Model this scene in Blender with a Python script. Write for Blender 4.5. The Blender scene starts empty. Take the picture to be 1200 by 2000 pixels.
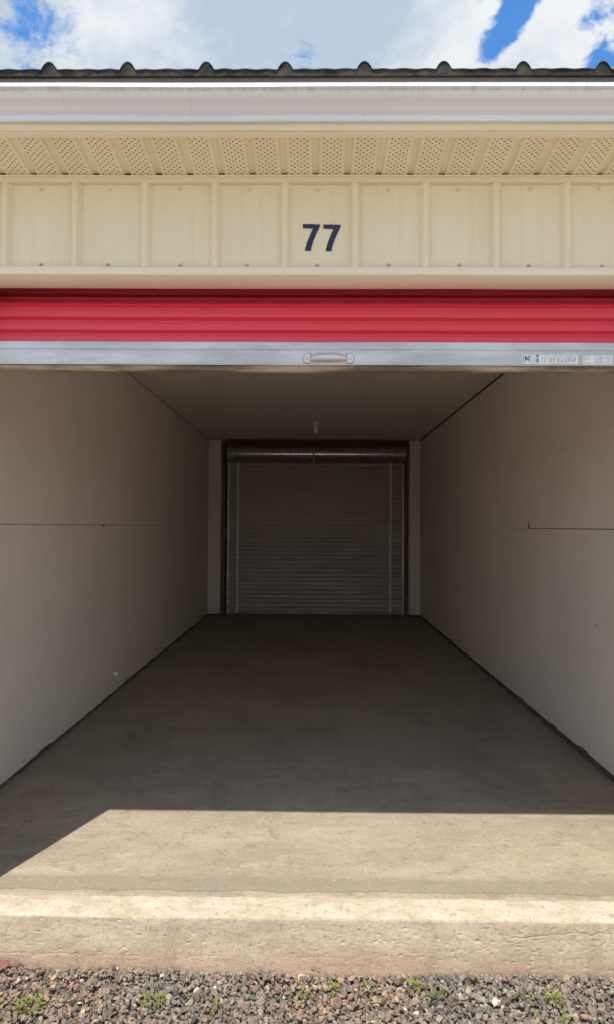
import bpy, bmesh, math, random
import numpy as np
from mathutils import Vector, Matrix
rnd = random.Random(7)
C = bpy.context.scene.collection
SC = bpy.context.scene

# ------------------------------------------------------------------ camera
F = 1300.0                                  # focal length in pixels of a 2000 px high picture
EYE = 1.22
PITCH = math.atan(28 / F); YAW = 0.0105; ROLL = 0.0055
cam = bpy.data.cameras.new('camera'); co = bpy.data.objects.new('camera', cam); C.objects.link(co)
cam.sensor_fit = 'VERTICAL'; cam.sensor_height = 36; cam.lens = F / 2000 * 36
cam.clip_start = 0.05; cam.clip_end = 2000
co.matrix_world = (Matrix.Translation((0, 0, EYE)) @ Matrix.Rotation(YAW, 4, 'Z') @
                   Matrix.Rotation(math.pi / 2 + PITCH, 4, 'X') @ Matrix.Rotation(ROLL, 4, 'Z'))
SC.camera = co

# ------------------------------------------------------------------ sun, sky, exposure
SUN_DIR = Vector((0.157, 0.414, -1.0)).normalized()      # way the light travels
sun = bpy.data.lights.new('sun', 'SUN'); sun.energy = 2.4; sun.angle = math.radians(0.53); sun.color = (1, 0.94, 0.84)
so = bpy.data.objects.new('sun', sun); C.objects.link(so)
so.rotation_euler = SUN_DIR.to_track_quat('-Z', 'Y').to_euler()
so.location = (-3, -8, 20)
SC.view_settings.view_transform = 'Standard'; SC.view_settings.look = 'None'
SC.view_settings.gamma = 1; SC.view_settings.use_curve_mapping = False
SC.view_settings.exposure = 0.90
SKY_STRENGTH = 0.13


class NT:
    """small helper for writing node trees as expressions"""
    def __init__(s, tree):
        s.t = tree; s.n = tree.nodes; s.n.clear()
    def node(s, typ, **kw):
        n = s.n.new(typ)
        for k, v in kw.items(): setattr(n, k, v)
        return n
    def put(s, sock, v):
        if isinstance(v, bpy.types.NodeSocket): s.t.links.new(v, sock)
        elif v is not None:
            try: sock.default_value = v
            except Exception: sock.default_value = (*v, 1)
    def m(s, op, a, b=None, c=None, clamp=False):
        n = s.node('ShaderNodeMath', operation=op, use_clamp=clamp)
        s.put(n.inputs[0], a); s.put(n.inputs[1], b); s.put(n.inputs[2], c)
        return n.outputs[0]
    def vm(s, op, a, b=None):
        n = s.node('ShaderNodeVectorMath', operation=op)
        s.put(n.inputs[0], a); s.put(n.inputs[1], b)
        return n.outputs['Value'] if op in ('DOT_PRODUCT', 'LENGTH', 'DISTANCE') else n.outputs[0]
    def noise(s, vec, scale, detail=4, rough=0.55, dist=0.0):
        n = s.node('ShaderNodeTexNoise')
        s.put(n.inputs['Vector'], vec); n.inputs['Scale'].default_value = scale
        n.inputs['Detail'].default_value = detail; n.inputs['Roughness'].default_value = rough
        n.inputs['Distortion'].default_value = dist
        return n.outputs['Fac']
    def voro(s, vec, scale, feature='F1', rand=1.0):
        n = s.node('ShaderNodeTexVoronoi', feature=feature)
        s.put(n.inputs['Vector'], vec); n.inputs['Scale'].default_value = scale
        n.inputs['Randomness'].default_value = rand
        return n.outputs['Distance']
    def rng(s, v, a, b, lo=0.0, hi=1.0, smooth=True):
        n = s.node('ShaderNodeMapRange', interpolation_type='SMOOTHSTEP' if smooth else 'LINEAR')
        s.put(n.inputs['Value'], v)
        for k, x in (('From Min', a), ('From Max', b), ('To Min', lo), ('To Max', hi)): n.inputs[k].default_value = x
        return n.outputs[0]
    def mix(s, f, a, b, blend='MIX'):
        n = s.node('ShaderNodeMix', data_type='RGBA', blend_type=blend)
        s.put(n.inputs['Factor'], f); s.put(n.inputs['A'] if False else n.inputs[6], a); s.put(n.inputs[7], b)
        return n.outputs[2]
    def map(s, vec, sc=(1, 1, 1), loc=(0, 0, 0), rot=(0, 0, 0)):
        n = s.node('ShaderNodeMapping'); s.put(n.inputs['Vector'], vec)
        n.inputs['Scale'].default_value = sc; n.inputs['Location'].default_value = loc; n.inputs['Rotation'].default_value = rot
        return n.outputs[0]
    def xyz(s, vec):
        n = s.node('ShaderNodeSeparateXYZ'); s.put(n.inputs[0], vec); return n.outputs
    def bump(s, h, strength=0.3, dist=0.002, normal=None):
        n = s.node('ShaderNodeBump'); s.put(n.inputs['Height'], h)
        n.inputs['Strength'].default_value = strength; n.inputs['Distance'].default_value = dist
        if normal is not None: s.put(n.inputs['Normal'], normal)
        return n.outputs[0]


def ratio(y):                                # height over distance seen at picture row y
    v = 1000 - y
    return (v * math.cos(PITCH) + F * math.sin(PITCH)) / (F * math.cos(PITCH) - v * math.sin(PITCH))


world = bpy.data.worlds.new('World'); SC.world = world; world.use_nodes = True
w = NT(world.node_tree)
sky = w.node('ShaderNodeTexSky', sky_type='NISHITA', sun_disc=False)
toward = -SUN_DIR
sky.sun_elevation = math.asin(toward.z); sky.sun_rotation = math.atan2(toward.x, toward.y)
sky.altitude = 200; sky.air_density = 1.0; sky.dust_density = 0.2; sky.ozone_density = 3.0
dirv = w.node('ShaderNodeTexCoord').outputs['Generated']
dxyz = w.xyz(dirv)
zc = w.m('ADD', w.m('MAXIMUM', dxyz[2], 0.0), 0.25)
comb = w.node('ShaderNodeCombineXYZ')
w.put(comb.inputs[0], w.m('DIVIDE', dxyz[0], zc)); w.put(comb.inputs[1], w.m('DIVIDE', dxyz[1], zc)); comb.inputs[2].default_value = 3.3
P = comb.outputs[0]
n1 = w.noise(P, 1.25, 9, 0.56, 0.25)
cover = w.rng(n1, 0.38, 0.50, smooth=False, lo=0, hi=1)
cover = w.m('SUBTRACT', w.m('MULTIPLY', w.m('SUBTRACT', n1, 0.5), 3.2), -0.45)
def blob(px, py, rad_px, amt):
    d = Vector(((px - 613) / F * 0.97, 1.0, ratio(py))).normalized()
    dist = w.vm('DISTANCE', dirv, tuple(d))
    return w.m('MULTIPLY', w.rng(dist, 0, rad_px / F / 1.15), 1) , amt
wob = w.m('ADD', w.m('MULTIPLY', w.noise(P, 4.2, 5, 0.6, 0.4), 0.5), w.m('MULTIPLY', w.noise(P, 13.0, 8, 0.66, 0.5), 0.5))
for px, py, r, a in ((500, 60, 560, 0.55), (105, 52, 95, -0.85), (10, 25, 70, -0.7), (15, 120, 60, -0.5), (1030, 0, 45, -0.9), (780, 10, 130, 0.7), (880, 40, 90, 0.5),
                     (1012, 40, 42, -0.9), (982, 80, 42, -0.9), (955, 118, 50, -0.6), (1190, 120, 50, -0.8), (1165, 45, 40, -0.7),
                     (1100, 60, 90, 0.3), (300, 60, 160, 0.3), (590, 105, 90, -0.45)):
    s_, a_ = blob(px, py, r, a)
    cover = w.m('ADD', cover, w.m('MULTIPLY', w.m('SUBTRACT', 1.0, s_), a_))
cover = w.m('ADD', cover, w.m('MULTIPLY', w.m('SUBTRACT', wob, 0.5), 4.6))
cl = w.rng(cover, -0.02, 0.50)
shade = w.noise(w.map(P, (1.3, 1.3, 1), (4, 2, 0)), 2.2, 8, 0.6, 0.3)
ccol = w.mix(w.rng(shade, 0.41, 0.62), (2.05, 2.5, 3.0, 1), (3.6, 3.72, 3.8, 1))
cbase = w.mix(cl, w.mix(1.0, sky.outputs[0], (0.45, 0.80, 1.05, 1), 'MULTIPLY'), ccol)
# bright haze below and low above the horizon, added to light the walls
hz = w.rng(dxyz[2], 0.0, 0.30)
cbase = w.mix(hz, (5.6, 5.6, 5.6, 1), cbase)
bg = w.node('ShaderNodeBackground'); w.put(bg.inputs[0], cbase); bg.inputs[1].default_value = SKY_STRENGTH
wo = w.node('ShaderNodeOutputWorld'); w.t.links.new(bg.outputs[0], wo.inputs[0])


# ------------------------------------------------------------------ materials
def material(name):
    m = bpy.data.materials.new(name); m.use_nodes = True
    n = NT(m.node_tree)
    b = n.node('ShaderNodeBsdfPrincipled'); o = n.node('ShaderNodeOutputMaterial')
    n.t.links.new(b.outputs[0], o.inputs[0])
    co_ = n.node('ShaderNodeTexCoord').outputs['Object']
    return m, n, b, co_

def painted(name, c1, c2, rough=0.45, grain=(1, 1, 1), scale=3.0, speck=0.0, speckcol=(0.12, 0.09, 0.06), bumpd=0.0006, bscale=60,
            metallic=0.0, spec=0.5):
    m, n, b, P = material(name)
    q = n.map(P, grain)
    f = n.noise(q, scale, 6, 0.6)
    col = n.mix(n.rng(f, 0.35, 0.68), c1, c2)
    f2 = n.noise(q, scale * 9, 5, 0.65)
    col = n.mix(n.m('MULTIPLY', n.rng(f2, 0.55, 0.8), 0.35), col, tuple(x * 0.75 for x in c2))
    if speck > 0:
        v = n.voro(P, 9.0)
        v2 = n.noise(P, 45, 3, 0.6)
        dots = n.m('MULTIPLY', n.rng(v, 0.018, 0.030, 1, 0), n.rng(n.noise(P, 2.3, 1), 0.47, 0.52))
        col = n.mix(n.m('MULTIPLY', dots, speck), col, speckcol)
        grime = n.rng(n.noise(n.map(P, (1, 1, 1)), 22, 6, 0.75), 0.66, 0.74)
        col = n.mix(n.m('MULTIPLY', grime, speck * 0.35), col, speckcol)
    n.put(b.inputs['Base Color'], col)
    if name == 'interior_board':
        z_ = n.xyz(P)
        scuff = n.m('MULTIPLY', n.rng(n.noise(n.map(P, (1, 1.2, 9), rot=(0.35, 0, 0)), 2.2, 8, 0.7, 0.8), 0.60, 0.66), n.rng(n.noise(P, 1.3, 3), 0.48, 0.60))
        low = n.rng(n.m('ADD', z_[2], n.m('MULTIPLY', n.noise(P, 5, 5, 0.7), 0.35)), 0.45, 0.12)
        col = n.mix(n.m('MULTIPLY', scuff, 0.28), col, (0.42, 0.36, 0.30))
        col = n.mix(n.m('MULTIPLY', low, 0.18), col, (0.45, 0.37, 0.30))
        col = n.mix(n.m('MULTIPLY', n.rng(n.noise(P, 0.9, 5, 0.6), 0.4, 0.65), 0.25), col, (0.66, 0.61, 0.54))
        n.put(b.inputs['Base Color'], col)
    r = n.rng(n.noise(q, scale * 3, 4), 0.3, 0.7, rough - 0.06, rough + 0.1)
    n.put(b.inputs['Roughness'], r); b.inputs['Metallic'].default_value = metallic
    b.inputs['Specular IOR Level'].default_value = spec
    n.put(b.inputs['Normal'], n.bump(n.m('ADD', n.noise(P, bscale, 4), n.m('MULTIPLY', n.noise(P, 4, 2), 4.0)), 0.5, bumpd))
    return m

M = {}
SC.cycles.diffuse_bounces = 6
M['siding'] = painted('cream_siding', (0.74, 0.66, 0.47), (0.78, 0.70, 0.52), 0.42, (1, 1, 0.25), 3, 0.5, (0.25, 0.17, 0.09))
M['trim'] = painted('cream_trim', (0.74, 0.64, 0.47), (0.78, 0.68, 0.52), 0.42, (0.2, 1, 1), 4, 0.5, (0.2, 0.14, 0.08))
M['soffit'] = painted('soffit_paint', (0.78, 0.68, 0.50), (0.82, 0.72, 0.54), 0.5, (1, 0.3, 1), 5, 0.3, (0.2, 0.14, 0.08))
M['headtrim'] = painted('header_trim_paint', (0.78, 0.70, 0.56), (0.82, 0.75, 0.60), 0.4, (0.2, 1, 1), 4, 0.6, (0.2, 0.14, 0.08))
M['red'] = painted('red_enamel', (0.72, 0.050, 0.085), (0.76, 0.070, 0.11), 0.42, (0.15, 1, 1), 5, 0.0, bumpd=0.0004)
M['rollred'] = painted('coil_enamel', (0.46, 0.42, 0.42), (0.54, 0.50, 0.50), 0.15, (0.15, 1, 1), 5, spec=1.0, bumpd=0.0002, metallic=0.85)
M['maroon'] = painted('coil_top_maroon', (0.085, 0.014, 0.016), (0.12, 0.02, 0.022), 0.6, (0.15, 1, 1), 5)  # dark red painted for the coil's unlit upper side
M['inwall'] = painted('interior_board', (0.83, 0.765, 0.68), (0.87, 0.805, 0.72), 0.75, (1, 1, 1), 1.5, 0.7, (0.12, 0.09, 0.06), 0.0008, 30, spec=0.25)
M['doorback'] = painted('door_inside_paint', (0.46, 0.41, 0.385), (0.53, 0.48, 0.45), 0.34, (0.2, 1, 1), 3)
M['closure'] = painted('closure_strip', (0.014, 0.015, 0.014), (0.060, 0.056, 0.045), 0.9, (1, 1, 1), 25, bumpd=0.003, bscale=90)
M['roof'] = painted('roof_metal', (0.045, 0.047, 0.045), (0.065, 0.067, 0.063), 0.6, (1, 0.3, 1), 4)
M['drip'] = painted('drip_edge_metal', (0.17, 0.14, 0.12), (0.25, 0.20, 0.175), 0.6, (0.2, 1, 1), 10, bumpd=0.001)
M['steel'] = painted('galvanised_steel', (0.44, 0.44, 0.455), (0.66, 0.655, 0.665), 0.36, (0.35, 1, 2), 7, 0.2, (0.2, 0.17, 0.14), metallic=0.55)
M['darksteel'] = painted('dull_steel', (0.20, 0.20, 0.20), (0.28, 0.28, 0.28), 0.4, (1, 1, 1), 5, metallic=0.6)
M['rubber'] = painted('muddy_rubber', (0.12, 0.095, 0.06), (0.46, 0.36, 0.23), 0.85, (0.35, 1, 3), 9, bumpd=0.004, bscale=50)
M['sill'] = painted('dirty_sill_plate', (0.09, 0.062, 0.046), (0.17, 0.12, 0.09), 0.85, (0.5, 0.5, 1), 8, bumpd=0.004, bscale=40)
M['wood'] = painted('brown_wood', (0.14, 0.085, 0.05), (0.20, 0.13, 0.08), 0.7, (6, 6, 0.5), 4)
M['web'] = painted('webbing', (0.80, 0.77, 0.70), (0.84, 0.81, 0.74), 0.8, (1, 1, 4), 40)
M['navy'] = painted('navy_vinyl', (0.012, 0.011, 0.042), (0.020, 0.018, 0.060), 0.4, (1, 1, 1), 8)
M['white'] = painted('white_plastic', (0.78, 0.78, 0.76), (0.84, 0.84, 0.82), 0.45, (1, 1, 1), 8)
M['stickerpaper'] = painted('sticker_paper', (0.60, 0.63, 0.66), (0.78, 0.80, 0.82), 0.4, (3, 1, 0.3), 40)
M['black'] = painted('black_print', (0.03, 0.03, 0.03), (0.05, 0.05, 0.05), 0.6)
M['teal'] = painted('teal_print', (0.08, 0.26, 0.25), (0.14, 0.34, 0.33), 0.6)
M['printgrey'] = painted('grey_print', (0.32, 0.35, 0.37), (0.42, 0.45, 0.47), 0.6)
M['screw'] = painted('screw_zinc', (0.42, 0.38, 0.30), (0.5, 0.45, 0.36), 0.45, metallic=0.4)
M['screwpaint'] = painted('screw_painted', (0.68, 0.60, 0.42), (0.74, 0.65, 0.47), 0.45)
M['dark'] = painted('dark_cavity', (0.02, 0.018, 0.015), (0.03, 0.027, 0.022), 0.9)
M['twig'] = painted('dry_twig', (0.07, 0.045, 0.03), (0.13, 0.09, 0.06), 0.9, bumpd=0.002)
M['brick'] = painted('brick_clay', (0.22, 0.09, 0.07), (0.30, 0.14, 0.11), 0.9, scale=30, bumpd=0.003)

# gutter: cream white with grime below its lip and a few scratches
m, n, b, P = material('gutter_paint'); M['gutter'] = m
z = n.xyz(P)
g = n.noise(n.map(P, (14, 1, 3)), 4, 6, 0.7)
grime = n.m('MULTIPLY', n.rng(z[2], 2.445, 2.460), n.rng(g, 0.42, 0.62))
col = n.mix(n.rng(n.noise(n.map(P, (0.3, 1, 1)), 3, 4), 0.35, 0.65), (0.68, 0.70, 0.76), (0.73, 0.75, 0.81))
col = n.mix(n.m('MULTIPLY', grime, 0.30), col, (0.35, 0.30, 0.18))
streak = n.m('MULTIPLY', n.rng(n.noise(n.map(P, (30, 1, 1.0)), 2.5, 4, 0.7), 0.60, 0.72), 0.22)
col = n.mix(streak, col, (0.42, 0.38, 0.28))
n.put(b.inputs['Base Color'], col); b.inputs['Roughness'].default_value = 0.22; b.inputs['Specular IOR Level'].default_value = 0.8
n.put(b.inputs['Normal'], n.bump(n.noise(P, 5, 3), 0.4, 0.004))

# concrete
m, n, b, P = material('concrete'); M['concrete'] = m
z = n.xyz(P); X, Y, Z = z[0], z[1], z[2]
big = n.noise(n.map(P, (0.7, 1.6, 1)), 2.2, 6, 0.6)
strk = n.noise(n.map(P, (1.0, 4.0, 4.0)), 3.6, 9, 0.72, 0.5)
mott = n.noise(P, 11, 8, 0.72)
fine = n.noise(P, 60, 6, 0.7)
col = n.mix(n.rng(big, 0.34, 0.66), (0.385, 0.32, 0.24), (0.475, 0.40, 0.30))
col = n.mix(n.m('MULTIPLY', n.rng(strk, 0.54, 0.68), 0.7), col, (0.56, 0.48, 0.37))
col = n.mix(n.m('MULTIPLY', n.rng(mott, 0.54, 0.66), 0.5), col, (0.56, 0.475, 0.37))
col = n.mix(n.m('MULTIPLY', n.rng(mott, 0.47, 0.32), 0.65), col, (0.26, 0.21, 0.155))
col = n.mix(n.m('MULTIPLY', n.rng(strk, 0.46, 0.30), 0.45), col, (0.27, 0.225, 0.165))
# smoother, darker worn band under the door line
bandn = n.m('ADD', Y, n.m('MULTIPLY', n.m('SUBTRACT', n.noise(n.map(P, (2, 1, 1)), 3, 5), 0.5), 0.05))
band = n.m('MULTIPLY', n.rng(bandn, 2.245, 2.255), n.rng(bandn, 2.37, 2.32))
col = n.mix(n.m('MULTIPLY', band, 0.75), col, (0.30, 0.255, 0.19))
# darker patch inside the worn zone further in
# pale lip
lipm = n.m('MULTIPLY', n.rng(Y, 2.112, 2.122), n.rng(n.m('ADD', Y, n.m('MULTIPLY', n.noise(P, 12, 4), 0.012)), 2.226, 2.214))
lipc = n.mix(n.rng(n.noise(n.map(P, (1.0, 2, 2)), 9, 9, 0.75), 0.36, 0.62), (0.50, 0.41, 0.29), (0.66, 0.58, 0.44))
col = n.mix(lipm, col, lipc)
# front face: earth splashed up from the gravel
face = n.rng(Y, 2.121, 2.116)
fc = n.mix(n.rng(n.noise(n.map(P, (1, 1, 3)), 5, 6, 0.65), 0.35, 0.65), (0.44, 0.35, 0.25), (0.57, 0.465, 0.335))
splash = n.rng(n.m('ADD', Z, n.m('MULTIPLY', n.m('SUBTRACT', n.noise(P, 6, 5, 0.7), 0.5), 0.10)), -0.07, -0.15)
fc = n.mix(n.m('MULTIPLY', splash, 0.6), fc, (0.42, 0.26, 0.17))
fc = n.mix(n.m('MULTIPLY', n.rng(mott, 0.55, 0.72), 0.4), fc, (0.62, 0.52, 0.39))
col = n.mix(face, col, fc)
# rust mark in the shape of an L
def seg(x0, y0, x1, y1, wd):
    L = math.hypot(x1 - x0, y1 - y0); ux, uy = (x1 - x0) / L, (y1 - y0) / L
    nx = n.m('ADD', X, n.m('MULTIPLY', n.m('SUBTRACT', n.noise(P, 25, 3), 0.5), 0.02))
    t = n.m('ADD', n.m('MULTIPLY', n.m('SUBTRACT', X, x0), ux), n.m('MULTIPLY', n.m('SUBTRACT', Y, y0), uy))
    d = n.m('ABSOLUTE', n.m('SUBTRACT', n.m('MULTIPLY', n.m('SUBTRACT', nx, x0), uy), n.m('MULTIPLY', n.m('SUBTRACT', Y, y0), ux)))
    return n.m('MULTIPLY', n.rng(d, wd * 0.4, wd, 1, 0), n.m('MULTIPLY', n.rng(t, -0.005, 0.005), n.rng(t, L + 0.005, L - 0.005)))
rust = n.m('MAXIMUM', seg(-0.523, 2.79, -0.493, 2.55, 0.007), seg(-0.575, 2.53, -0.47, 2.56, 0.012))
rust = n.m('MULTIPLY', rust, n.rng(n.noise(P, 40, 4), 0.40, 0.60, 0.05, 0.6))
col = n.mix(rust, col, (0.43, 0.27, 0.13))
sp = n.m('MULTIPLY', n.rng(n.noise(P, 6, 5, 0.7), 0.62, 0.70), n.rng(Y, 2.25, 2.3))
col = n.mix(n.m('MULTIPLY', sp, 0.3), col, (0.36, 0.22, 0.12))
# hairline cracks
vn = n.vm('ADD', P, n.vm('MULTIPLY', n.node('ShaderNodeTexNoise').outputs['Color'], (0.0, 0.0, 0.0)))
# floor painted darker inward for the fading light, oil spots
inner_shade = n.rng(n.m('ADD', Y, n.m('MULTIPLY', n.noise(P, 1.5, 4), 0.8)), 2.9, 4.2)
col = n.mix(n.m('MULTIPLY', inner_shade, 0.6), col, (0.265, 0.255, 0.24))
rect = n.m('MULTIPLY', n.m('MULTIPLY', n.rng(n.m('ADD', X, n.m('MULTIPLY', Y, 0.1408)), -0.038, -0.022), n.rng(n.m('ADD', X, n.m('MULTIPLY', Y, 0.1408)), 0.038, 0.022)), n.m('MULTIPLY', n.rng(Y, 2.75, 2.95), n.rng(Y, 3.22, 3.20)))
col = n.mix(n.m('MULTIPLY', n.m('MULTIPLY', rect, n.rng(n.noise(P, 18, 5, 0.7), 0.35, 0.6)), 0.28), col, (0.12, 0.10, 0.085))
inner_mottle = n.m('MULTIPLY', n.rng(n.noise(n.map(P, (1, 0.6, 1)), 1.6, 6, 0.65), 0.48, 0.66), n.rng(Y, 2.9, 3.1))  # random dark patches on the inner floor only
col = n.mix(n.m('MULTIPLY', inner_mottle, 0.35), col, (0.15, 0.13, 0.115))
oil = n.m('MULTIPLY', n.rng(n.noise(P, 3.4, 3, 0.5), 0.66, 0.73), n.rng(Y, 2.35, 2.5))
col = n.mix(n.m('MULTIPLY', oil, 0.4), col, (0.16, 0.13, 0.10))
col = n.mix(n.m('MULTIPLY', n.rng(fine, 0.54, 0.68), 0.5), col, (0.20, 0.165, 0.125))
col = n.mix(n.m('MULTIPLY', n.rng(fine, 0.44, 0.30), 0.45), col, (0.62, 0.55, 0.44))
agg = n.m('MULTIPLY', n.rng(n.noise(n.map(P, (0.6, 1, 1.6)), 150, 4, 0.7), 0.56, 0.66), n.m('ADD', n.m('MULTIPLY', face, 0.5), 0.15))
col = n.mix(agg, col, (0.20, 0.155, 0.115))
vst = n.m('MULTIPLY', face, n.rng(n.noise(n.map(P, (6, 1, 0.5)), 1.6, 6, 0.7), 0.54, 0.70))
col = n.mix(n.m('MULTIPLY', vst, 0.3), col, (0.26, 0.21, 0.16))
n.put(b.inputs['Base Color'], col)
b.inputs['Roughness'].default_value = 0.85; b.inputs['Specular IOR Level'].default_value = 0.3
hgt = n.m('ADD', n.m('MULTIPLY', fine, 1.0), n.m('MULTIPLY', strk, 1.5))
hgt = n.m('MULTIPLY', hgt, n.rng(band, 0, 1, 1, 0.3))
n.put(b.inputs['Normal'], n.bump(hgt, 0.8, 0.004))

# stones
m, n, b, P = material('crushed_stone'); M['stone'] = m
at_ = n.node('ShaderNodeAttribute', attribute_name='stone_color').outputs['Color']
f = n.noise(P, 90, 5, 0.7)
col = n.mix(n.rng(f, 0.35, 0.7, 0.0, 0.5), at_, n.mix(1.0, at_, (0.70, 0.66, 0.62), 'MULTIPLY'))
dust = n.rng(n.noise(P, 14, 4), 0.45, 0.7, 0, 0.35)
col = n.mix(dust, col, (0.36, 0.29, 0.225))
n.put(b.inputs['Base Color'], col); b.inputs['Roughness'].default_value = 0.88
n.put(b.inputs['Normal'], n.bump(n.noise(P, 160, 5, 0.7), 0.6, 0.002))

m, n, b, P = material('ground_earth'); M['ground'] = m
v = n.voro(P, 45.0); f = n.noise(P, 3, 6)
vc = n.node('ShaderNodeTexVoronoi'); vc.inputs['Scale'].default_value = 45; n.put(vc.inputs['Vector'], P)
col = n.mix(n.rng(f, 0.3, 0.7), (0.20, 0.16, 0.13), (0.28, 0.23, 0.19))
col = n.mix(0.35, col, n.mix(1.0, col, vc.outputs['Color'], 'MULTIPLY'))
n.put(b.inputs['Base Color'], col); b.inputs['Roughness'].default_value = 0.95
n.put(b.inputs['Normal'], n.bump(v, 0.8, 0.01))

m, n, b, P = material('pale_bounce_gravel'); M['bounce'] = m  # surface of the unseen pale ground that bounces sunlight
f = n.noise(P, 2, 6); v = n.voro(P, 60.0)
col = n.mix(n.rng(f, 0.3, 0.7), (0.48, 0.42, 0.34), (0.56, 0.49, 0.40))
col = n.mix(n.m('MULTIPLY', n.rng(n.noise(P, 80, 4), 0.5, 0.7), 0.4), col, (0.22, 0.19, 0.16))
n.put(b.inputs['Base Color'], col); b.inputs['Roughness'].default_value = 0.95
n.put(b.inputs['Normal'], n.bump(v, 0.6, 0.006))

def leafmat(name, c1, c2):
    m, n, b, P = material(name)
    f = n.noise(P, 60, 3)
    n.put(b.inputs['Base Color'], n.mix(n.rng(f, 0.3, 0.7), c1, c2))
    b.inputs['Roughness'].default_value = 0.5
    b.inputs['Subsurface Weight'].default_value = 0.0
    tr = n.node('ShaderNodeBsdfTranslucent'); n.put(tr.inputs[0], c2)
    mx = n.node('ShaderNodeMixShader'); mx.inputs[0].default_value = 0.3
    n.t.links.new(b.outputs[0], mx.inputs[1]); n.t.links.new(tr.outputs[0], mx.inputs[2])
    for o in n.n:
        if o.type == 'OUTPUT_MATERIAL': n.t.links.new(mx.outputs[0], o.inputs[0])
    return m
M['leaf'] = leafmat('leaf_bright', (0.17, 0.24, 0.04), (0.30, 0.36, 0.07))
M['leafdark'] = leafmat('leaf_dark', (0.10, 0.15, 0.05), (0.18, 0.23, 0.09))


# ------------------------------------------------------------------ mesh helpers
def finish(me, mats, smooth=True, angle=35):
    for m_ in (mats if isinstance(mats, (list, tuple)) else [mats]): me.materials.append(m_)
    if smooth:
        me.polygons.foreach_set('use_smooth', [True] * len(me.polygons))
        me.set_sharp_from_angle(angle=math.radians(angle))
    me.update()
    return me

def link(name, me, parent=None, loc=None):
    o = bpy.data.objects.new(name, me); C.objects.link(o)
    if parent is not None: o.parent = parent
    if loc is not None: o.location = loc
    return o

def pymesh(name, V, Fc, mats, smooth=True, angle=35, fm=None):
    me = bpy.data.meshes.new(name); me.from_pydata([tuple(v) for v in V], [], Fc)
    if fm is not None: me.polygons.foreach_set('material_index', fm)
    return finish(me, mats, smooth, angle)

def recalc(me):
    bm = bmesh.new(); bm.from_mesh(me); bmesh.ops.recalc_face_normals(bm, faces=bm.faces); bm.to_mesh(me); bm.free()

def extrude(name, prof, x0, x1, mats, parent=None, nx=1, wob=None, closed=True, smooth=True, fm=None, angle=35, xs=None):
    """profile [(y, z)] swept along x; wob(x, y, z) -> (dy, dz)"""
    xs = xs or [x0 + (x1 - x0) * i / nx for i in range(nx + 1)]
    V = []; k = len(prof)
    for x in xs:
        for (y, z) in prof:
            dy, dz = wob(x, y, z) if wob else (0, 0)
            V.append((x, y + dy, z + dz))
    Fc = []; mi = []
    for i in range(len(xs) - 1):
        for j in range(k if closed else k - 1):
            a = i * k + j; b_ = i * k + (j + 1) % k
            Fc.append((a, b_, b_ + k, a + k)); mi.append(fm[j] if fm else 0)
    if closed:
        Fc.append(tuple(range(k - 1, -1, -1))); Fc.append(tuple((len(xs) - 1) * k + j for j in range(k))); mi += [0, 0]
    me = bpy.data.meshes.new(name); me.from_pydata(V, [], Fc)
    me.polygons.foreach_set('material_index', mi)
    if closed: recalc(me)
    finish(me, mats, smooth, angle)
    return link(name, me, parent)

def box(name, x0, x1, y0, y1, z0, z1, mat_, parent=None, bevel=0.0):
    bm = bmesh.new(); bmesh.ops.create_cube(bm, size=1)
    for v in bm.verts:
        v.co = Vector((x0 + (v.co.x + .5) * (x1 - x0), y0 + (v.co.y + .5) * (y1 - y0), z0 + (v.co.z + .5) * (z1 - z0)))
    if bevel: bmesh.ops.bevel(bm, geom=bm.edges[:], offset=bevel, segments=1, affect='EDGES')
    me = bpy.data.meshes.new(name); bm.to_mesh(me); bm.free()
    return link(name, finish(me, mat_, False), parent)

def noise1(seed, step):
    r = random.Random(seed); vals = [r.uniform(-1, 1) for _ in range(600)]
    def f(x):
        t = x / step + 250; i = int(math.floor(t)); u = t - i; u = u * u * (3 - 2 * u)
        return vals[i % 600] * (1 - u) + vals[(i + 1) % 600] * u
    return f

def wobble(seed, amp, step=0.35):
    a, b_ = noise1(seed, step), noise1(seed + 1, step * 0.8)
    return lambda x, y, z: (a(x) * amp, b_(x) * amp)

def tagged(o, label=None, cat=None, group=None, kind=None):
    for k, v in (('label', label), ('category', cat), ('group', group), ('kind', kind)):
        if v: o[k] = v
    return o

def empty(name, loc=(0, 0, 0)):
    o = bpy.data.objects.new(name, None); C.objects.link(o); o.location = loc; o.empty_display_size = 0.2
    return o

def cyl_x(name, x0, x1, yc, zc, r, mat_, parent, seg=32, nx=1, rf=None):
    prof = []
    for k in range(seg):
        a = 2 * math.pi * k / seg; rr = rf(a) if rf else r
        prof.append((yc + rr * math.cos(a), zc + rr * math.sin(a)))
    return extrude(name, prof, x0, x1, mat_, parent, nx, angle=50)

# ------------------------------------------------------------------ setting: ground and slab
XMAX = 4.6
WY = 2.155                                   # plane of the front wall
g = pymesh('ground', [(-400, -400, -0.175), (400, -400, -0.175), (400, 400, -0.175), (-400, 400, -0.175)], [(0, 1, 2, 3)], M['ground'], False)
tagged(link('ground', g), kind='structure')

bounce_me = pymesh('bounce_ground', [(-60, -14, -0.170), (60, -14, -0.170), (60, 1.15, -0.170), (-60, 1.15, -0.170)], [(0, 1, 2, 3)], M['bounce'], False)  # unseen pale ground, added behind the camera to bounce sun under the eaves
tagged(link('bounce_ground', bounce_me), kind='structure')

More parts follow.
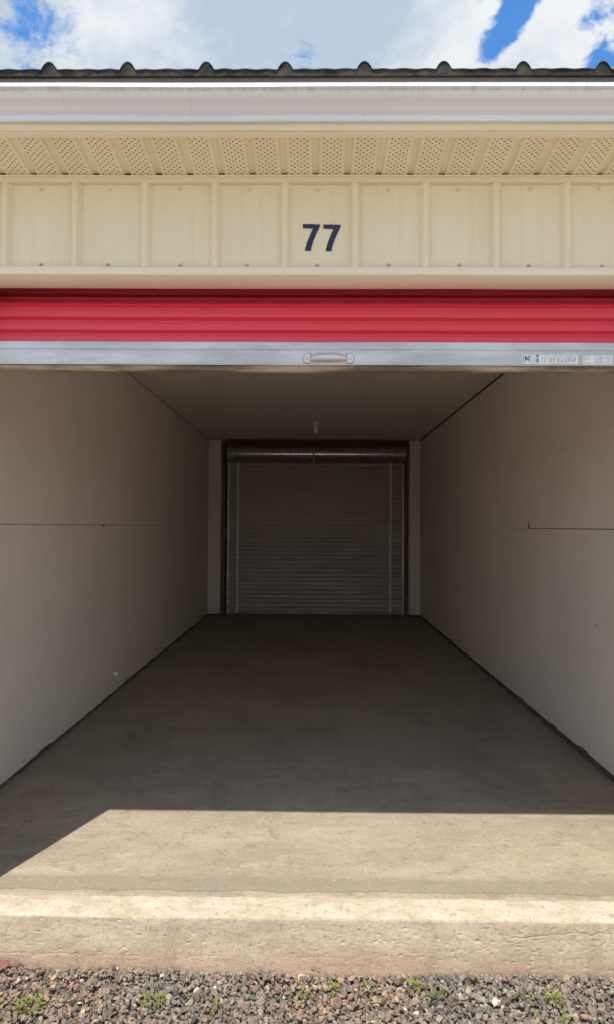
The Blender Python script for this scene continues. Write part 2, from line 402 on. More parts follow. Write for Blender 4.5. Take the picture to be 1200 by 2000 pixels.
rs = np.random.RandomState(3)
def vnoise(x, y, scale, seed=0):             # smooth value noise on arrays
    r = np.random.RandomState(seed).uniform(-1, 1, (256, 256))
    u = x / scale + 1000.0; v = y / scale + 1000.0
    i = np.floor(u).astype(int); j = np.floor(v).astype(int); fu = u - i; fv = v - j
    fu = fu * fu * (3 - 2 * fu); fv = fv * fv * (3 - 2 * fv)
    i0, i1, j0, j1 = i % 256, (i + 1) % 256, j % 256, (j + 1) % 256
    return (r[i0, j0] * (1 - fu) + r[i1, j0] * fu) * (1 - fv) + (r[i0, j1] * (1 - fu) + r[i1, j1] * fu) * fv

def lerp_list(a, b_, k): return [a + (b_ - a) * i / k for i in range(k)]
prof = [(y, 0.0) for y in lerp_list(9.4, 3.2, 31)] + [(y, 0.0) for y in lerp_list(3.2, 2.235, 90)]
nfl = len(prof)
prof += [(y, 0.0) for y in lerp_list(2.235, 2.213, 9)]
prof += [(2.213 - 0.091 * t, -0.011 * t ** 1.3) for t in lerp_list(0, 1, 44)]
nlip = len(prof)
prof += [(2.122 - 0.008 * math.sin(t * math.pi / 2), -0.011 - 0.008 * (1 - math.cos(t * math.pi / 2))) for t in lerp_list(0, 1, 5)]
prof += [(2.114 - 0.040 * t, -0.019 - 0.175 * t) for t in lerp_list(0, 1, 100)] + [(2.074, -0.194)]
xs = np.array(lerp_list(-XMAX, -1.5, 60) + lerp_list(-1.5, 1.5, 800) + lerp_list(1.5, XMAX, 60) + [XMAX])
PY = np.array([p[0] for p in prof]); PZ = np.array([p[1] for p in prof])
s_len = np.concatenate([[0], np.cumsum(np.hypot(np.diff(PY), np.diff(PZ)))])
GX, GS = np.meshgrid(xs, s_len, indexing='ij')
GY = np.broadcast_to(PY, GX.shape).copy(); GZ = np.broadcast_to(PZ, GX.shape).copy()
# outward normal along the profile
tY = np.gradient(PY); tZ = np.gradient(PZ); L_ = np.hypot(tY, tZ); NY = tZ / L_; NZ = -tY / L_
idx = np.arange(len(prof)); faceM = (idx > nlip + 2).astype(float)
lipM = ((idx >= nfl) & (idx <= nlip + 2)).astype(float)
d = np.zeros_like(GX)
d += 0.0015 * vnoise(GX, GS, 0.35, 1) + 0.0006 * vnoise(GX, GS, 0.05, 2)
d += faceM * (0.0018 * vnoise(GX, GS, 0.16, 3) + 0.00035 * vnoise(GX * 0.35, GS, 0.012, 4) + 0.00022 * vnoise(GX, GS, 0.012, 5))
rough_edge = np.exp(-((s_len - s_len[nlip + 2]) / 0.008) ** 2)
d += rough_edge * (0.0012 * vnoise(GX, GS * 0, 0.03, 6) + 0.0012 * vnoise(GX, GS * 0, 0.008, 8) - 0.0006)
d += lipM * (0.0004 * vnoise(GX * 0.6, GS, 0.02, 7))
s_face0 = s_len[nlip + 4]
for k in range(260):                         # pits in the cast face
    cx = rs.uniform(-1.4, 1.4); cs = s_face0 + abs(rs.normal(0.07, 0.045)); wx = rs.uniform(0.0022, 0.007); ws = rs.uniform(0.0018, 0.0032)
    if rs.rand() < 0.45: cx = rs.uniform(0.15, 0.95)
    i0, i1 = np.searchsorted(xs, [cx - 0.03, cx + 0.03])
    d[i0:i1] -= rs.uniform(0.0008, 0.0035) * np.exp(-((GX[i0:i1] - cx) / wx) ** 2 - ((GS[i0:i1] - cs) / ws) ** 2)
def crack(pts, depth, wd):
    px = np.array([p[0] for p in pts]); ps = np.array([p[1] for p in pts])
    i0, i1 = np.searchsorted(xs, [px[0], px[-1]])
    c = np.interp(xs[i0:i1], px, ps)[:, None] + 0.0035 * vnoise(xs[i0:i1], xs[i0:i1] * 0, 0.03, 11)[:, None] + 0.002 * vnoise(xs[i0:i1], xs[i0:i1] * 0, 0.009, 12)[:, None]
    mod = np.clip(0.55 + 0.8 * vnoise(xs[i0:i1], xs[i0:i1] * 0, 0.11, 13), 0, 1)[:, None]
    d[i0:i1] -= depth * mod * np.exp(-((GS[i0:i1] - c) / wd) ** 2)
sl0 = s_len[nfl + 6]
crack([(-1.5, sl0), (-0.5, sl0 + 0.002), (0.2, sl0 + 0.001), (1.5, sl0 + 0.004)], 0.006, 0.0018)
crack([(0.05, s_face0 + 0.03), (0.28, s_face0 + 0.035), (0.42, s_face0 + 0.055)], 0.005, 0.0016)
crack([(0.62, s_face0 + 0.045), (0.78, s_face0 + 0.028), (1.1, s_face0 + 0.030), (1.5, s_face0 + 0.035)], 0.0035, 0.0014)
crack([(-1.1, s_face0 + 0.10), (-0.4, s_face0 + 0.105), (0.2, s_face0 + 0.10)], 0.0015, 0.0015)
GY += d * NY; GZ += d * NZ
nx_, ns_ = GX.shape
Vv = np.stack([GX, GY, GZ], -1).reshape(-1, 3)
ii = (np.arange(nx_ - 1)[:, None] * ns_ + np.arange(ns_ - 1)[None, :])
Q = np.stack([ii, ii + 1, ii + 1 + ns_, ii + ns_], -1).reshape(-1, 4)
def npmesh(name, V, Fq, mats, smooth=True):
    me = bpy.data.meshes.new(name); k = Fq.shape[1]
    me.vertices.add(len(V)); me.vertices.foreach_set('co', V.astype(np.float32).ravel())
    me.loops.add(Fq.size); me.loops.foreach_set('vertex_index', Fq.astype(np.int32).ravel())
    me.polygons.add(len(Fq)); me.polygons.foreach_set('loop_start', np.arange(0, Fq.size, k, dtype=np.int32))
    me.polygons.foreach_set('use_smooth', np.full(len(Fq), smooth))
    me.materials.append(mats); me.update(calc_edges=True); me.validate()
    return me
# face order chosen so the normals point up / out
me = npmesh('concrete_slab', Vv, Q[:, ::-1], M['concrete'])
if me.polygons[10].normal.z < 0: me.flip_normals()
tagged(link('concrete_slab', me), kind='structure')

# ------------------------------------------------------------------ the building
B = tagged(empty('storage_building', (0, WY, 0)),
           'cream metal-clad self storage unit with an open red roll-up door, number 77 above it', 'storage building')
BOFF = Vector((0, WY, 0))
class Par:                                   # keeps children's world position although the empty stands at the wall foot
    pass
_link0 = link
def link(name, me, parent=None, loc=None):
    o = _link0(name, me, parent, loc)
    if parent is not None: o.matrix_parent_inverse = parent.matrix_world.inverted() if False else Matrix.Translation(-WORLD.get(parent.name, Vector()))
    return o
WORLD = {'storage_building': BOFF}
# (children of mesh parts have no offset: those parts sit at the origin in world space)

RIB0, RIBP = 0.129, 0.2286
def rib_profile(x, amp=0.017, minor=0.0022):
    """how far the siding stands out at x"""
    t = (x - RIB0) % RIBP
    if t > RIBP / 2 + 0.06: pass
    dmaj = min(t, RIBP - t)
    h = 0.0
    if dmaj < 0.008: h = amp
    elif dmaj < 0.022: h = amp * (0.022 - dmaj) / 0.014
    for c in (0.088, 0.150):
        dm = abs(t - c)
        if dm < 0.006: h = max(h, minor * (1 - dm / 0.006) if dm > 0.002 else minor)
    return h
def rib_xs(x0, x1):
    k0 = int(math.floor((x0 - RIB0) / RIBP)) - 1; out = {x0, x1}
    for k in range(k0, k0 + int((x1 - x0) / RIBP) + 4):
        r = RIB0 + k * RIBP
        for o_ in (-0.022, -0.008, 0.008, 0.022, 0.088 - .006, 0.088 - .002, 0.088 + .002, 0.088 + .006, 0.150 - .006, 0.150 - .002, 0.150 + .002, 0.150 + .006):
            if x0 < r + o_ < x1: out.add(round(r + o_, 5))
    return sorted(out)
screw_me = None
def screw_mesh(mat_, nm):
    bm = bmesh.new()
    bmesh.ops.create_cone(bm, cap_ends=True, segments=12, radius1=0.0066, radius2=0.0060, depth=0.0015, matrix=Matrix.Rotation(math.pi / 2, 4, 'X') @ Matrix.Translation((0, 0, 0.001)))
    bmesh.ops.create_cone(bm, cap_ends=True, segments=6, radius1=0.0042, radius2=0.0036, depth=0.005, matrix=Matrix.Rotation(math.pi / 2, 4, 'X') @ Matrix.Translation((0, 0, 0.004)))
    me = bpy.data.meshes.new(nm); bm.to_mesh(me); bm.free(); return finish(me, mat_, False)
SCREW_T = screw_mesh(M['screwpaint'], 'screw'); SCREW_B = screw_mesh(M['screw'], 'screw')
def siding_sheet(x0, x1, z0, z1, y=WY, screws=True, lap=True):
    xs_ = rib_xs(x0, x1); nz = 7
    zs = [z0 + (z1 - z0) * i / nz for i in range(nz + 1)]
    V = []; wv = noise1(int(x0 * 100) + 5, 0.11)
    off = 0.0
    for zz in zs:
        for x in xs_:
            h = rib_profile(x)
            bow = 0.0012 * wv(x * 1.3 + zz * 0.7) if h < 0.001 else 0
            V.append((x, y - h - bow - off, zz))
    k = len(xs_); Fc = []
    for j in range(nz):
        for i in range(k - 1):
            a = j * k + i; Fc.append((a, a + 1, a + 1 + k, a + k))
    n0 = len(V)                              # thin folded edge at both sides so the sheet has thickness
    V += [(v[0], v[1] + 0.0012, v[2]) for v in V]
    for j in range(nz):
        for i in range(k - 1):
            a = n0 + j * k + i; Fc.append((a, a + k, a + 1 + k, a + 1))
    for j in range(nz):
        a = j * k; Fc.append((a, a + k, a + k + n0, a + n0)); a = j * k + k - 1; Fc.append((a, a + n0, a + k + n0, a + k))
    me = pymesh('siding_sheet', V, Fc, M['siding'], True, 25)
    o = link('siding_sheet', me, B)
    if screws:
        kk = int(math.floor((x0 - RIB0) / RIBP)) - 1
        for q in range(kk, kk + 8):
            xc = RIB0 + q * RIBP + RIBP / 2 - 0.003
            if x0 + 0.02 < xc < x1 - 0.02:
                s1 = link('screw', SCREW_T, o); s1.location = (xc + rnd.uniform(-.004, .004), y - 0.0004, z1 - 0.024 + rnd.uniform(-.003, .003))
                s2 = link('screw', SCREW_B, o); s2.location = (xc + rnd.uniform(-.006, .006), y - 0.0004, z0 + 0.0245 + rnd.uniform(-.002, .002))
    return o
ZH0, ZH1 = 2.046, 2.345
e = RIB0 + 0.024                             # sheets meet just beside a rib
k = -6
while e + (4 * k) * RIBP > -XMAX - 1: k -= 1
edges = [max(-XMAX, min(XMAX, e + 4 * q * RIBP)) for q in range(-6, 8)]
edges = sorted(set(round(x, 4) for x in edges))
for a, b_ in zip(edges[:-1], edges[1:]):
    if b_ - a > 0.03: siding_sheet(a, b_, ZH0, ZH1)
DW = 1.150                                   # half width of a door opening
UNIT = 2.95                                  # spacing of the storage units
piers = [(-XMAX, -UNIT - DW - 0.03), (-UNIT + DW + 0.03, -DW - 0.03), (DW + 0.03, UNIT - DW - 0.03), (UNIT + DW + 0.03, XMAX)]
for a, b_ in piers:
    siding_sheet(a, b_, 0.012, 2.034, y=WY + 0.0, screws=False)

# framing behind the siding
box('header_beam', -XMAX, XMAX, WY + 0.004, WY + 0.095, 2.052, 2.395, M['dark'], B)
for a, b_ in piers:
    box('wall_framing', a, b_, WY + 0.006, WY + 0.14, 0.004, 2.046, M['inwall'], B)

# trim where the soffit meets the wall
wb = wobble(3, 0.0010)
extrude('eave_trim', [(WY + .002, 2.337), (WY - .019, 2.336), (WY - .022, 2.3385), (WY - .021, 2.352), (WY - .017, 2.356), (WY - .019, 2.3605), (WY - .012, 2.3625), (WY + .002, 2.3625)],
        -XMAX, 1.002, M['trim'], B, 60, wb)
extrude('eave_trim', [(WY + .002, 2.335), (WY - .020, 2.334), (WY - .0235, 2.337), (WY - .0225, 2.352), (WY - .018, 2.3565), (WY - .0205, 2.361), (WY - .012, 2.363), (WY + .002, 2.363)],
        0.998, XMAX, M['trim'], B, 40, wb)

# perforated soffit, one panel = three pressed strips
SP = 0.1022; SY0, SY1 = WY - 0.012, 1.952
def sz(y): return 2.362 + (SY0 - y) / (SY0 - SY1) * 0.024
HC, HR = 0.0104, 0.0198                      # hole pitch across and along
def soffit_mesh():
    V = []; Fc = []; cache = {}
    def add(x, y, z):
        kx = (round(x, 5), round(y, 5), round(z, 5))
        if kx not in cache: cache[kx] = len(V); V.append((x, y, z))
        return cache[kx]
    yA = SY0; nrow = 10; y_first = SY0 - 0.000
    for s in range(3):
        x0 = s * SP
        g1, g2 = 0.0045, 0.0135              # groove: side, floor, side  (recessed upward)
        dep = 0.0065
        xsn = [(x0, dep), (x0 + 0.0085, dep), (x0 + 0.0115, 0), (x0 + 0.0195, 0)]
        xb0 = x0 + 0.0195; xb1 = xb0 + 6 * HC
        xse = [(xb1, 0), (x0 + SP - 0.0115, 0), (x0 + SP - 0.0085, dep), (x0 + SP, dep)]
        for L in (xsn, xse):
            for (xa, da), (xb, db) in zip(L[:-1], L[1:]):
                a1 = add(xa, yA, sz(yA) + da); a2 = add(xb, yA, sz(yA) + db); a3 = add(xb, SY1, sz(SY1) + db); a4 = add(xa, SY1, sz(SY1) + da)
                Fc.append((a1, a4, a3, a2))
        r = 0.0027
        for c in range(6):
            xa = xb0 + c * HC; xb = xa + HC; xm = (xa + xb) / 2
            off = 0.5 * HR if c % 2 else 0.0
            ytop = yA; cells = []
            first = yA - off
            if off: cells.append((yA, first, False))
            y = first
            for q in range(9 if off else 10):
                if y - HR > SY1 - 1e-6: cells.append((y, y - HR, True)); y -= HR
            if y > SY1 + 1e-5: cells.append((y, SY1, False))
            for (ya, yb, hole) in cells:
                c1 = add(xa, ya, sz(ya)); c2 = add(xb, ya, sz(ya)); c3 = add(xb, yb, sz(yb)); c4 = add(xa, yb, sz(yb))
                if not hole or (c in (0,) and False): Fc.append((c1, c4, c3, c2)); continue
                ym = (ya + yb) / 2; ring = []
                for kk in range(8):
                    an = math.pi / 8 + kk * math.pi / 4
                    ring.append(add(xm + r * math.cos(an), ym + r * 1.05 * math.sin(an), sz(ym)))
                # ring order: 0,1 upper right, 2,3 upper left, 4,5 lower left, 6,7 lower right
                Fc += [(c2, c1, ring[2], ring[1]), (c1, ring[3], ring[2]), (c1, c4, ring[4], ring[3]), (c4, ring[5], ring[4]),
                       (c4, c3, ring[6], ring[5]), (c3, ring[7], ring[6]), (c3, c2, ring[0], ring[7]), (c2, ring[1], ring[0])]
    me = pymesh('soffit_panel', V, Fc, M['soffit'], False)
    return me
SOFF = soffit_mesh()
q = -15
while q * 3 * SP < XMAX - 0.2:
    o = link('soffit_panel', SOFF, B); o.location = (q * 3 * SP, 0, rnd.uniform(-0.0006, 0.0006)); q += 1
# near-black sheet paints the unlit roof space above the vents
box('roof_space_dark', -XMAX, XMAX, 1.96, 2.14, 2.425, 2.432, M['dark'], B)

# receiver strip, fascia, gutter, drip edge, roof
extrude('soffit_channel', [(SY1 + .010, 2.378), (1.941, 2.3805), (1.938, 2.383), (1.938, 2.392), (SY1 + .010, 2.392)], -XMAX, XMAX, M['soffit'], B, 60, wobble(9, 0.0006))
extrude('fascia', [(1.9375, 2.3835), (1.933, 2.3835), (1.931, 2.386), (1.932, 2.50), (1.945, 2.50), (1.945, 2.395), (1.9375, 2.392)], -XMAX, XMAX, M['trim'], B, 60, wobble(12, 0.0006))
gp = [(1.9300, 2.470), (1.9300, 2.4045), (1.918, 2.4030), (1.9165, 2.4045), (1.9160, 2.4185), (1.9120, 2.4215), (1.9085, 2.4225), (1.9035, 2.4255),
      (1.8985, 2.4300), (1.8920, 2.4350), (1.8850, 2.4390), (1.8775, 2.4430), (1.8710, 2.4475), (1.8665, 2.4525), (1.8635, 2.4580),
      (1.8530, 2.4585), (1.8500, 2.4605), (1.8530, 2.4705), (1.8580, 2.4770), (1.8640, 2.4785), (1.8640, 2.4765), (1.8590, 2.4750), (1.8560, 2.4690),
      (1.8560, 2.4610), (1.8660, 2.4600), (1.8690, 2.4530), (1.8730, 2.4490), (1.8790, 2.4448), (1.8860, 2.4408), (1.8930, 2.4370), (1.9000, 2.4315), (1.9050, 2.4270), (1.9180, 2.4205), (1.9185, 2.4060), (1.9285, 2.4060), (1.9285, 2.470)]
extrude('gutter', gp, -XMAX, XMAX, M['gutter'], B, 110, wobble(21, 0.0012, 0.5), angle=40)
extrude('drip_edge', [(1.915, 2.500), (1.905, 2.497), (1.905, 2.5215), (1.99, 2.5215), (1.99, 2.516), (1.915, 2.516)], -XMAX, XMAX, M['drip'], B, 60, wobble(25, 0.0008))
# roof sheets with domed ribs, and the dark foam closure that fills them at the eave
R0 = (92 - 613) / F * 1.935
def roof_h(x):
    t = (x - R0 + RIBP / 2) % RIBP - RIBP / 2
    a = abs(t)
    if a < 0.0225: return 0.0235 * (1 - (a / 0.0225) ** 2.0) ** 0.9
    u = (a - 0.0225) / (RIBP / 2 - 0.0225)
    return 0.0022 * (math.sin(u * math.pi * 1.5) ** 2)
rj = noise1(77, 0.03)
def roof_sheet(x0, x1):
    nn = int((x1 - x0) / 0.004); xs_ = [x0 + (x1 - x0) * i / nn for i in range(nn + 1)]
    ys = [1.893, 1.96, 3.5, 9.6]; V = []; Fc = []
    for lay in (0.0, -0.0025):
        for y in ys:
            for x in xs_: V.append((x, y, 2.540 + roof_h(x) + (y - 1.893) * 0.17 + lay + 0.0007 * rj(x)))
    k = len(xs_)
    for lay in (0, 1):
        o_ = lay * k * len(ys)
        for j in range(len(ys) - 1):
            for i in range(k - 1):
                a = o_ + j * k + i
                Fc.append((a, a + 1, a + 1 + k, a + k) if lay == 0 else (a, a + k, a + 1 + k, a + 1))
    o_ = k * len(ys)
    for i in range(k - 1): Fc.append((i, i + o_, i + 1 + o_, i + 1))
    r_ = link('roof_sheet', pymesh('roof_sheet', V, Fc, M['roof'], True, 40), B)
    V = []; Fc = []
    for i, x in enumerate(xs_):
        h = 2.5373 + roof_h(x) + 0.0009 * rj(x * 1.7)
        V += [(x, 1.8965 + 0.0012 * rj(x * 2.1), 2.5222), (x, 1.896 + 0.0016 * rj(x * 1.1 + 3), h), (x, 1.925, h + 0.004), (x, 1.925, 2.5222)]
    for i in range(k - 1):
        a = i * 4
        for j in range(4): Fc.append((a + j, a + (j + 1) % 4, a + 4 + (j + 1) % 4, a + 4 + j))
    me_ = bpy.data.meshes.new('foam_closure'); me_.from_pydata(V, [], Fc); recalc(me_); finish(me_, M['closure'], True, 40)
    link('foam_closure', me_, r_)
x = R0 + 0.05 - 5 * 4 * RIBP + 2 * RIBP
while x < XMAX:
    if x + 4 * RIBP > -XMAX: roof_sheet(max(x, -XMAX), min(x + 4 * RIBP, XMAX))
    x += 4 * RIBP

# ------------------------------------------------------------------ door header trim and jambs
extrude('header_trim', [(WY + .001, 2.0605), (WY - .017, 2.0615), (WY - .0195, 2.059), (WY - .0195, 2.0365), (WY - .0175, 2.0335), (WY + .108, 2.0335), (WY + .108, 2.0385), (WY - .001, 2.0400)],
        -XMAX, XMAX, M['headtrim'], B, 80, wobble(31, 0.0010, 0.3), angle=60)
for c in (-UNIT, 0, UNIT):
    for s in (-1, 1):
        a, b_ = sorted((c + s * DW, c + s * (DW + 0.034)))
        box('door_jamb', a, b_, WY - 0.0185, WY + 0.150, 0.003, 2.0325, M['headtrim'], B, 0.002)

# house number
def seven(xl, zt, sc_):
    pts = [(157, 207), (343, 211), (341, 232), (334, 250), (310, 300), (290, 348), (270, 400), (254, 452), (245, 500), (180, 498), (190, 455), (206, 400), (226, 350), (246, 303), (268, 257), (157, 252)]
    P2 = [(xl + (px - 157) * sc_, zt - (py - 207) * sc_) for px, py in pts]
    bm = bmesh.new(); vs = [bm.verts.new((x, 0, z_)) for x, z_ in P2]; f_ = bm.faces.new(vs)
    for xx in rib_xs(xl - .01, xl + .08)[1:-1]:
        bmesh.ops.bisect_plane(bm, geom=bm.verts[:] + bm.edges[:] + bm.faces[:], plane_co=(xx, 0, 0), plane_no=(1, 0, 0))
    bmesh.ops.triangulate(bm, faces=bm.faces[:])
    r_ = bmesh.ops.extrude_face_region(bm, geom=bm.faces[:])
    top = [g_ for g_ in r_['geom'] if isinstance(g_, bmesh.types.BMVert)]
    tops = set(top)
    for v in bm.verts:
        v.co.y = WY - rib_profile(v.co.x) - (0.0026 if v in tops else 0.0016)
    bmesh.ops.recalc_face_normals(bm, faces=bm.faces[:])
    me_ = bpy.data.meshes.new('house_number'); bm.to_mesh(me_); bm.free()
    return link('house_number', finish(me_, M['navy'], False), B)
PXM = 2.176 / F
xa = (588.3 - 613) * PXM; zt = EYE + ratio(437.3) * (WY - .003)
seven(xa, zt, PXM / 5.555); seven(xa + 40.2 * PXM, zt - 0.0014, PXM / 5.555)

# ------------------------------------------------------------------ roll-up doors
def curtain_profile(z_top, z_bot, y, pitch=0.0405, dep=0.0135, zz=(0.004, 0.0200, 0.0220, 0.0275, 0.0290, 0.0355, 0.0385)):
    """front line of the corrugated curtain from top to bottom"""
    pts = []; z_ = z_bot
    pts.append((y, z_bot))
    while z_ < z_top:
        for dz, dd in zip(zz, (-0.0004, 0.0010, 0.0025, dep * 0.85, dep, dep, dep * 0.7)):
            if z_ + dz < z_top: pts.append((y + dd, z_ + dz))
        z_ += pitch
    pts.append((y, z_top))
    return pts
def curtain(name, x0, x1, y, z_bot, z_top, mats, parent, pitch=0.0405, nx=24, seed=40, amp=0.001):
    f_ = curtain_profile(z_top, z_bot, y, pitch, zz=(0.003, 0.0255, 0.0280, 0.0305, 0.0325, 0.0405, 0.0425), dep=0.017)
    f_ = [(yy + (max(0, zz_ - 1.978) * 1.5 if zz_ < 2.05 else 0.108), zz_) for yy, zz_ in f_]
    b_ = [(yy + 0.0015, zz) for yy, zz in reversed(f_)]
    fm = [0] * (len(f_) - 1) + [1] * (len(b_) + 1)
    return extrude(name, f_ + b_, x0, x1, mats, parent, nx, wobble(seed, amp, 0.4), True, True, fm, 50)
def roll(parent, xc, yc, zc, mat_, r=0.128, rib_d=0.007):
    def rf(a):
        return r - rib_d * (0.5 + 0.5 * math.cos(a * 18)) ** 3
    return cyl_x('curtain_roll', xc - 1.215, xc + 1.215, yc, zc, r, mat_, parent, 144, 1, rf)

D = link('roll_up_door', None, B) ; D.empty_display_size = 0.2
D['label'] = 'red corrugated roll-up door raised almost to the header'
CY = 2.258
z_bar_top = EYE + ratio(668) * (CY - 0.01)
cu = curtain('curtain', -1.143, 1.143, CY, z_bar_top - 0.004, 2.150, [M['red'], M['doorback']], D, pitch=0.0445, nx=40)
roll(D, 0, CY + 0.20, 2.255, M['red'])
bt = z_bar_top; zr = EYE + ratio(684) * (CY - .014); zb = EYE + ratio(712) * (CY - .02)
extrude('bottom_bar', [(CY - .010, bt), (CY - .0105, bt - .003), (CY - .0105, zr + .0045), (CY - .0085, zr + .0030), (CY - .0085, zr), (CY - .0155, zr - .0025), (CY - .0160, zb + .004),
                       (CY - .0195, zb + .002), (CY - .0195, zb - .001), (CY + .034, zb - .001), (CY + .034, zb + .003), (CY + .004, zb + .003), (CY + .003, bt)],
        -1.140, 1.140, M['steel'], D, 60, wobble(51, 0.0009, 0.3), angle=30)
sa, sb = noise1(61, 0.05), noise1(62, 0.25)
extrude('weather_seal', [(CY - .013, zb - .0015), (CY - .015, zb - .010), (CY - .011, zb - .0195), (CY + .002, zb - .023), (CY + .016, zb - .0195), (CY + .022, zb - .010), (CY + .020, zb - .0015)],
        -1.138, 1.138, M['rubber'], D, 160, lambda x, y, z_: ((0, 0) if z_ > zb - .002 else (0.0012 * sa(x * 1.3), 0.0014 * sa(x) + 0.0020 * sb(x) + (0.012 * max(0, min(1, (-0.80 - x) / 0.30)) if z_ < zb - .012 else 0.004 * max(0, min(1, (-0.80 - x) / 0.30))))))
# lift handle: two riveted pads and a hollow hand grip
hx = (640 - 613) / F * 2.26; hz = EYE + ratio(699.5) * (CY - .02)
def pad(s):
    bm = bmesh.new(); n_ = 14; ring = []
    for i in range(n_ + 1):
        a = -math.pi / 2 + math.pi * i / n_; ring.append((s * (0.072 + 0.0140 * math.cos(a)), 0.0165 * math.sin(a)))
    ring += [(s * 0.0655, 0.0165), (s * 0.0625, 0.013), (s * 0.0625, -0.013), (s * 0.0655, -0.0165)]
    vs = [bm.verts.new((hx + x, CY - .0162, hz + z_)) for x, z_ in ring]; f_ = bm.faces.new(vs)
    r_ = bmesh.ops.inset_region(bm, faces=[f_], thickness=0.0022, depth=0)
    f_.normal_update()
    r2 = bmesh.ops.extrude_face_region(bm, geom=[f_])
    for v in [g_ for g_ in r2['geom'] if isinstance(g_, bmesh.types.BMVert)]: v.co.y -= 0.0032
    bmesh.ops.recalc_face_normals(bm, faces=bm.faces[:])
    me_ = bpy.data.meshes.new('handle_pad'); bm.to_mesh(me_); bm.free()
    link('handle_pad', finish(me_, M['steel'], False), D)
    bm = bmesh.new(); bmesh.ops.create_uvsphere(bm, u_segments=14, v_segments=8, radius=0.0055)
    for v in bm.verts: v.co = Vector((hx + s * 0.0745 + v.co.x, CY - .0194 + v.co.y * 0.6, hz + v.co.z))
    me_ = bpy.data.meshes.new('rivet'); bm.to_mesh(me_); bm.free(); link('rivet', finish(me_, M['steel'], True), D)
pad(-1); pad(1)
for s_ in (-1, 1):  # dark plates added under the pads to outline them
    V = []; n_ = 16
    for yy in (CY - .0158, CY - .0172):
        V += [(hx + s_ * (0.0722 + 0.0160 * math.cos(-math.pi / 2 + math.pi * i / n_)), yy, hz + 0.0185 * math.sin(-math.pi / 2 + math.pi * i / n_)) for i in range(n_ + 1)]
        V += [(hx + s_ * 0.0605, yy, hz + 0.0185), (hx + s_ * 0.0605, yy, hz - 0.0185)]
    k_ = n_ + 3
    me_ = bpy.data.meshes.new('pad_outline'); me_.from_pydata(V, [], [tuple(range(k_)), tuple(range(2 * k_ - 1, k_ - 1, -1))] + [(i, (i + 1) % k_, k_ + (i + 1) % k_, k_ + i) for i in range(k_)])
    recalc(me_); link('pad_outline', finish(me_, M['darksteel'], False), D)
V = []; Fc = []; NU, NV = 24, 12
for lay in (0, 1):
    for i in range(NU + 1):
        u = -1 + 2 * i / NU; x = u * 0.064
        out = 0.021 * (1 - u ** 4) ** 0.8 + 0.003; hh = 0.0085 + 0.0050 * (1 - u * u)
        for j in range(NV + 1):
            a = -math.pi / 2 + math.pi * j / NV
            k_ = 1 - 0.0020 / 0.012 * lay
            V.append((hx + x, CY - .0165 - out * (0.45 + 0.55 * math.cos(a) * k_) * (1 if lay == 0 else 0.93), hz + hh * math.sin(a) * k_ + 0.002 * (1 - u * u)))
for lay in (0, 1):
    o_ = lay * (NU + 1) * (NV + 1)
    for i in range(NU):
        for j in range(NV):
            a = o_ + i * (NV + 1) + j; Fc.append((a, a + NV + 1, a + NV + 2, a + 1) if lay == 0 else (a, a + 1, a + NV + 2, a + NV + 1))
o_ = (NU + 1) * (NV + 1)
for i in range(NU):
    for j in (0, NV):
        a = i * (NV + 1) + j; Fc.append((a, a + o_, a + o_ + NV + 1, a + NV + 1))
me_ = bpy.data.meshes.new('lift_handle'); me_.from_pydata(V, [], Fc); recalc(me_)
link('lift_handle', finish(me_, M['steel'], True, 60), D)

# stickers on the bar (their print is too blurred to read: marks of the same size and colour)
def sticker(x0, x1, z0, z1, marks, label):
    V = []; Fc = []; mi = []
    def rect(a, b_, c, d_, y, m_):
        i = len(V); V.extend([(a, y, c), (b_, y, c), (b_, y, d_), (a, y, d_)]); Fc.append((i, i + 1, i + 2, i + 3)); mi.append(m_)
    yb = CY - .0158
    bx = [(x0, z0), (x1, z0), (x1, z1), (x0, z1)]
    for y_ in (yb - .0022, yb): V.extend([(a, y_, c) for a, c in bx])
    Fc.extend([(0, 1, 2, 3), (7, 6, 5, 4), (0, 4, 5, 1), (1, 5, 6, 2), (2, 6, 7, 3), (3, 7, 4, 0)]); mi.extend([0] * 6)
    for (u0, u1, v0, v1, m_) in marks:
        rect(x0 + (x1 - x0) * u0, x0 + (x1 - x0) * u1, z0 + (z1 - z0) * v0, z0 + (z1 - z0) * v1, yb - .0026, m_)
    Wd = x1 - x0; H = z1 - z0
    o = link('sticker', pymesh('sticker', V, Fc, [M['stickerpaper'], M['black'], M['teal'], M['printgrey'], M['white']], False, fm=mi), D)
    o['label'] = label
    return o
mk = [(0.03, 0.045, 0.12, 0.88, 3), (0.065, 0.085, 0.38, 0.82, 1), (0.085, 0.10, 0.5, 0.68, 1), (0.10, 0.12, 0.44, 0.60, 1), (0.12, 0.14, 0.60, 0.78, 1), (0.14, 0.155, 0.72, 0.86, 1), (0.12, 0.145, 0.36, 0.50, 1),
      (0.26, 0.305, 0.72, 0.97, 2), (0.265, 0.30, 0.18, 0.62, 2)]
rr = random.Random(5)
u = 0.33
while u < 0.97:
    wdt = rr.uniform(0.006, 0.016); lo = rr.uniform(0.15, 0.5); hi = lo + rr.uniform(0.2, 0.4)
    mk.append((u, u + wdt, lo, min(hi, 0.92), rr.choice([4, 4, 3, 3]))); u += wdt + rr.uniform(0.006, 0.03)
sticker(0.697, 0.886, EYE + ratio(710) * (CY - .02), EYE + ratio(690.5) * (CY - .02), mk, 'long silver and white sticker with black and teal print')
sticker(0.902, 1.003, EYE + ratio(710.5) * (CY - .02), EYE + ratio(691.5) * (CY - .02), [(0.55, 0.9, 0.66, 0.70, 3), (0.55, 0.86, 0.26, 0.29, 3), (0.08, 0.4, 0.3, 0.5, 4)], 'short white sticker with faint grey lines')
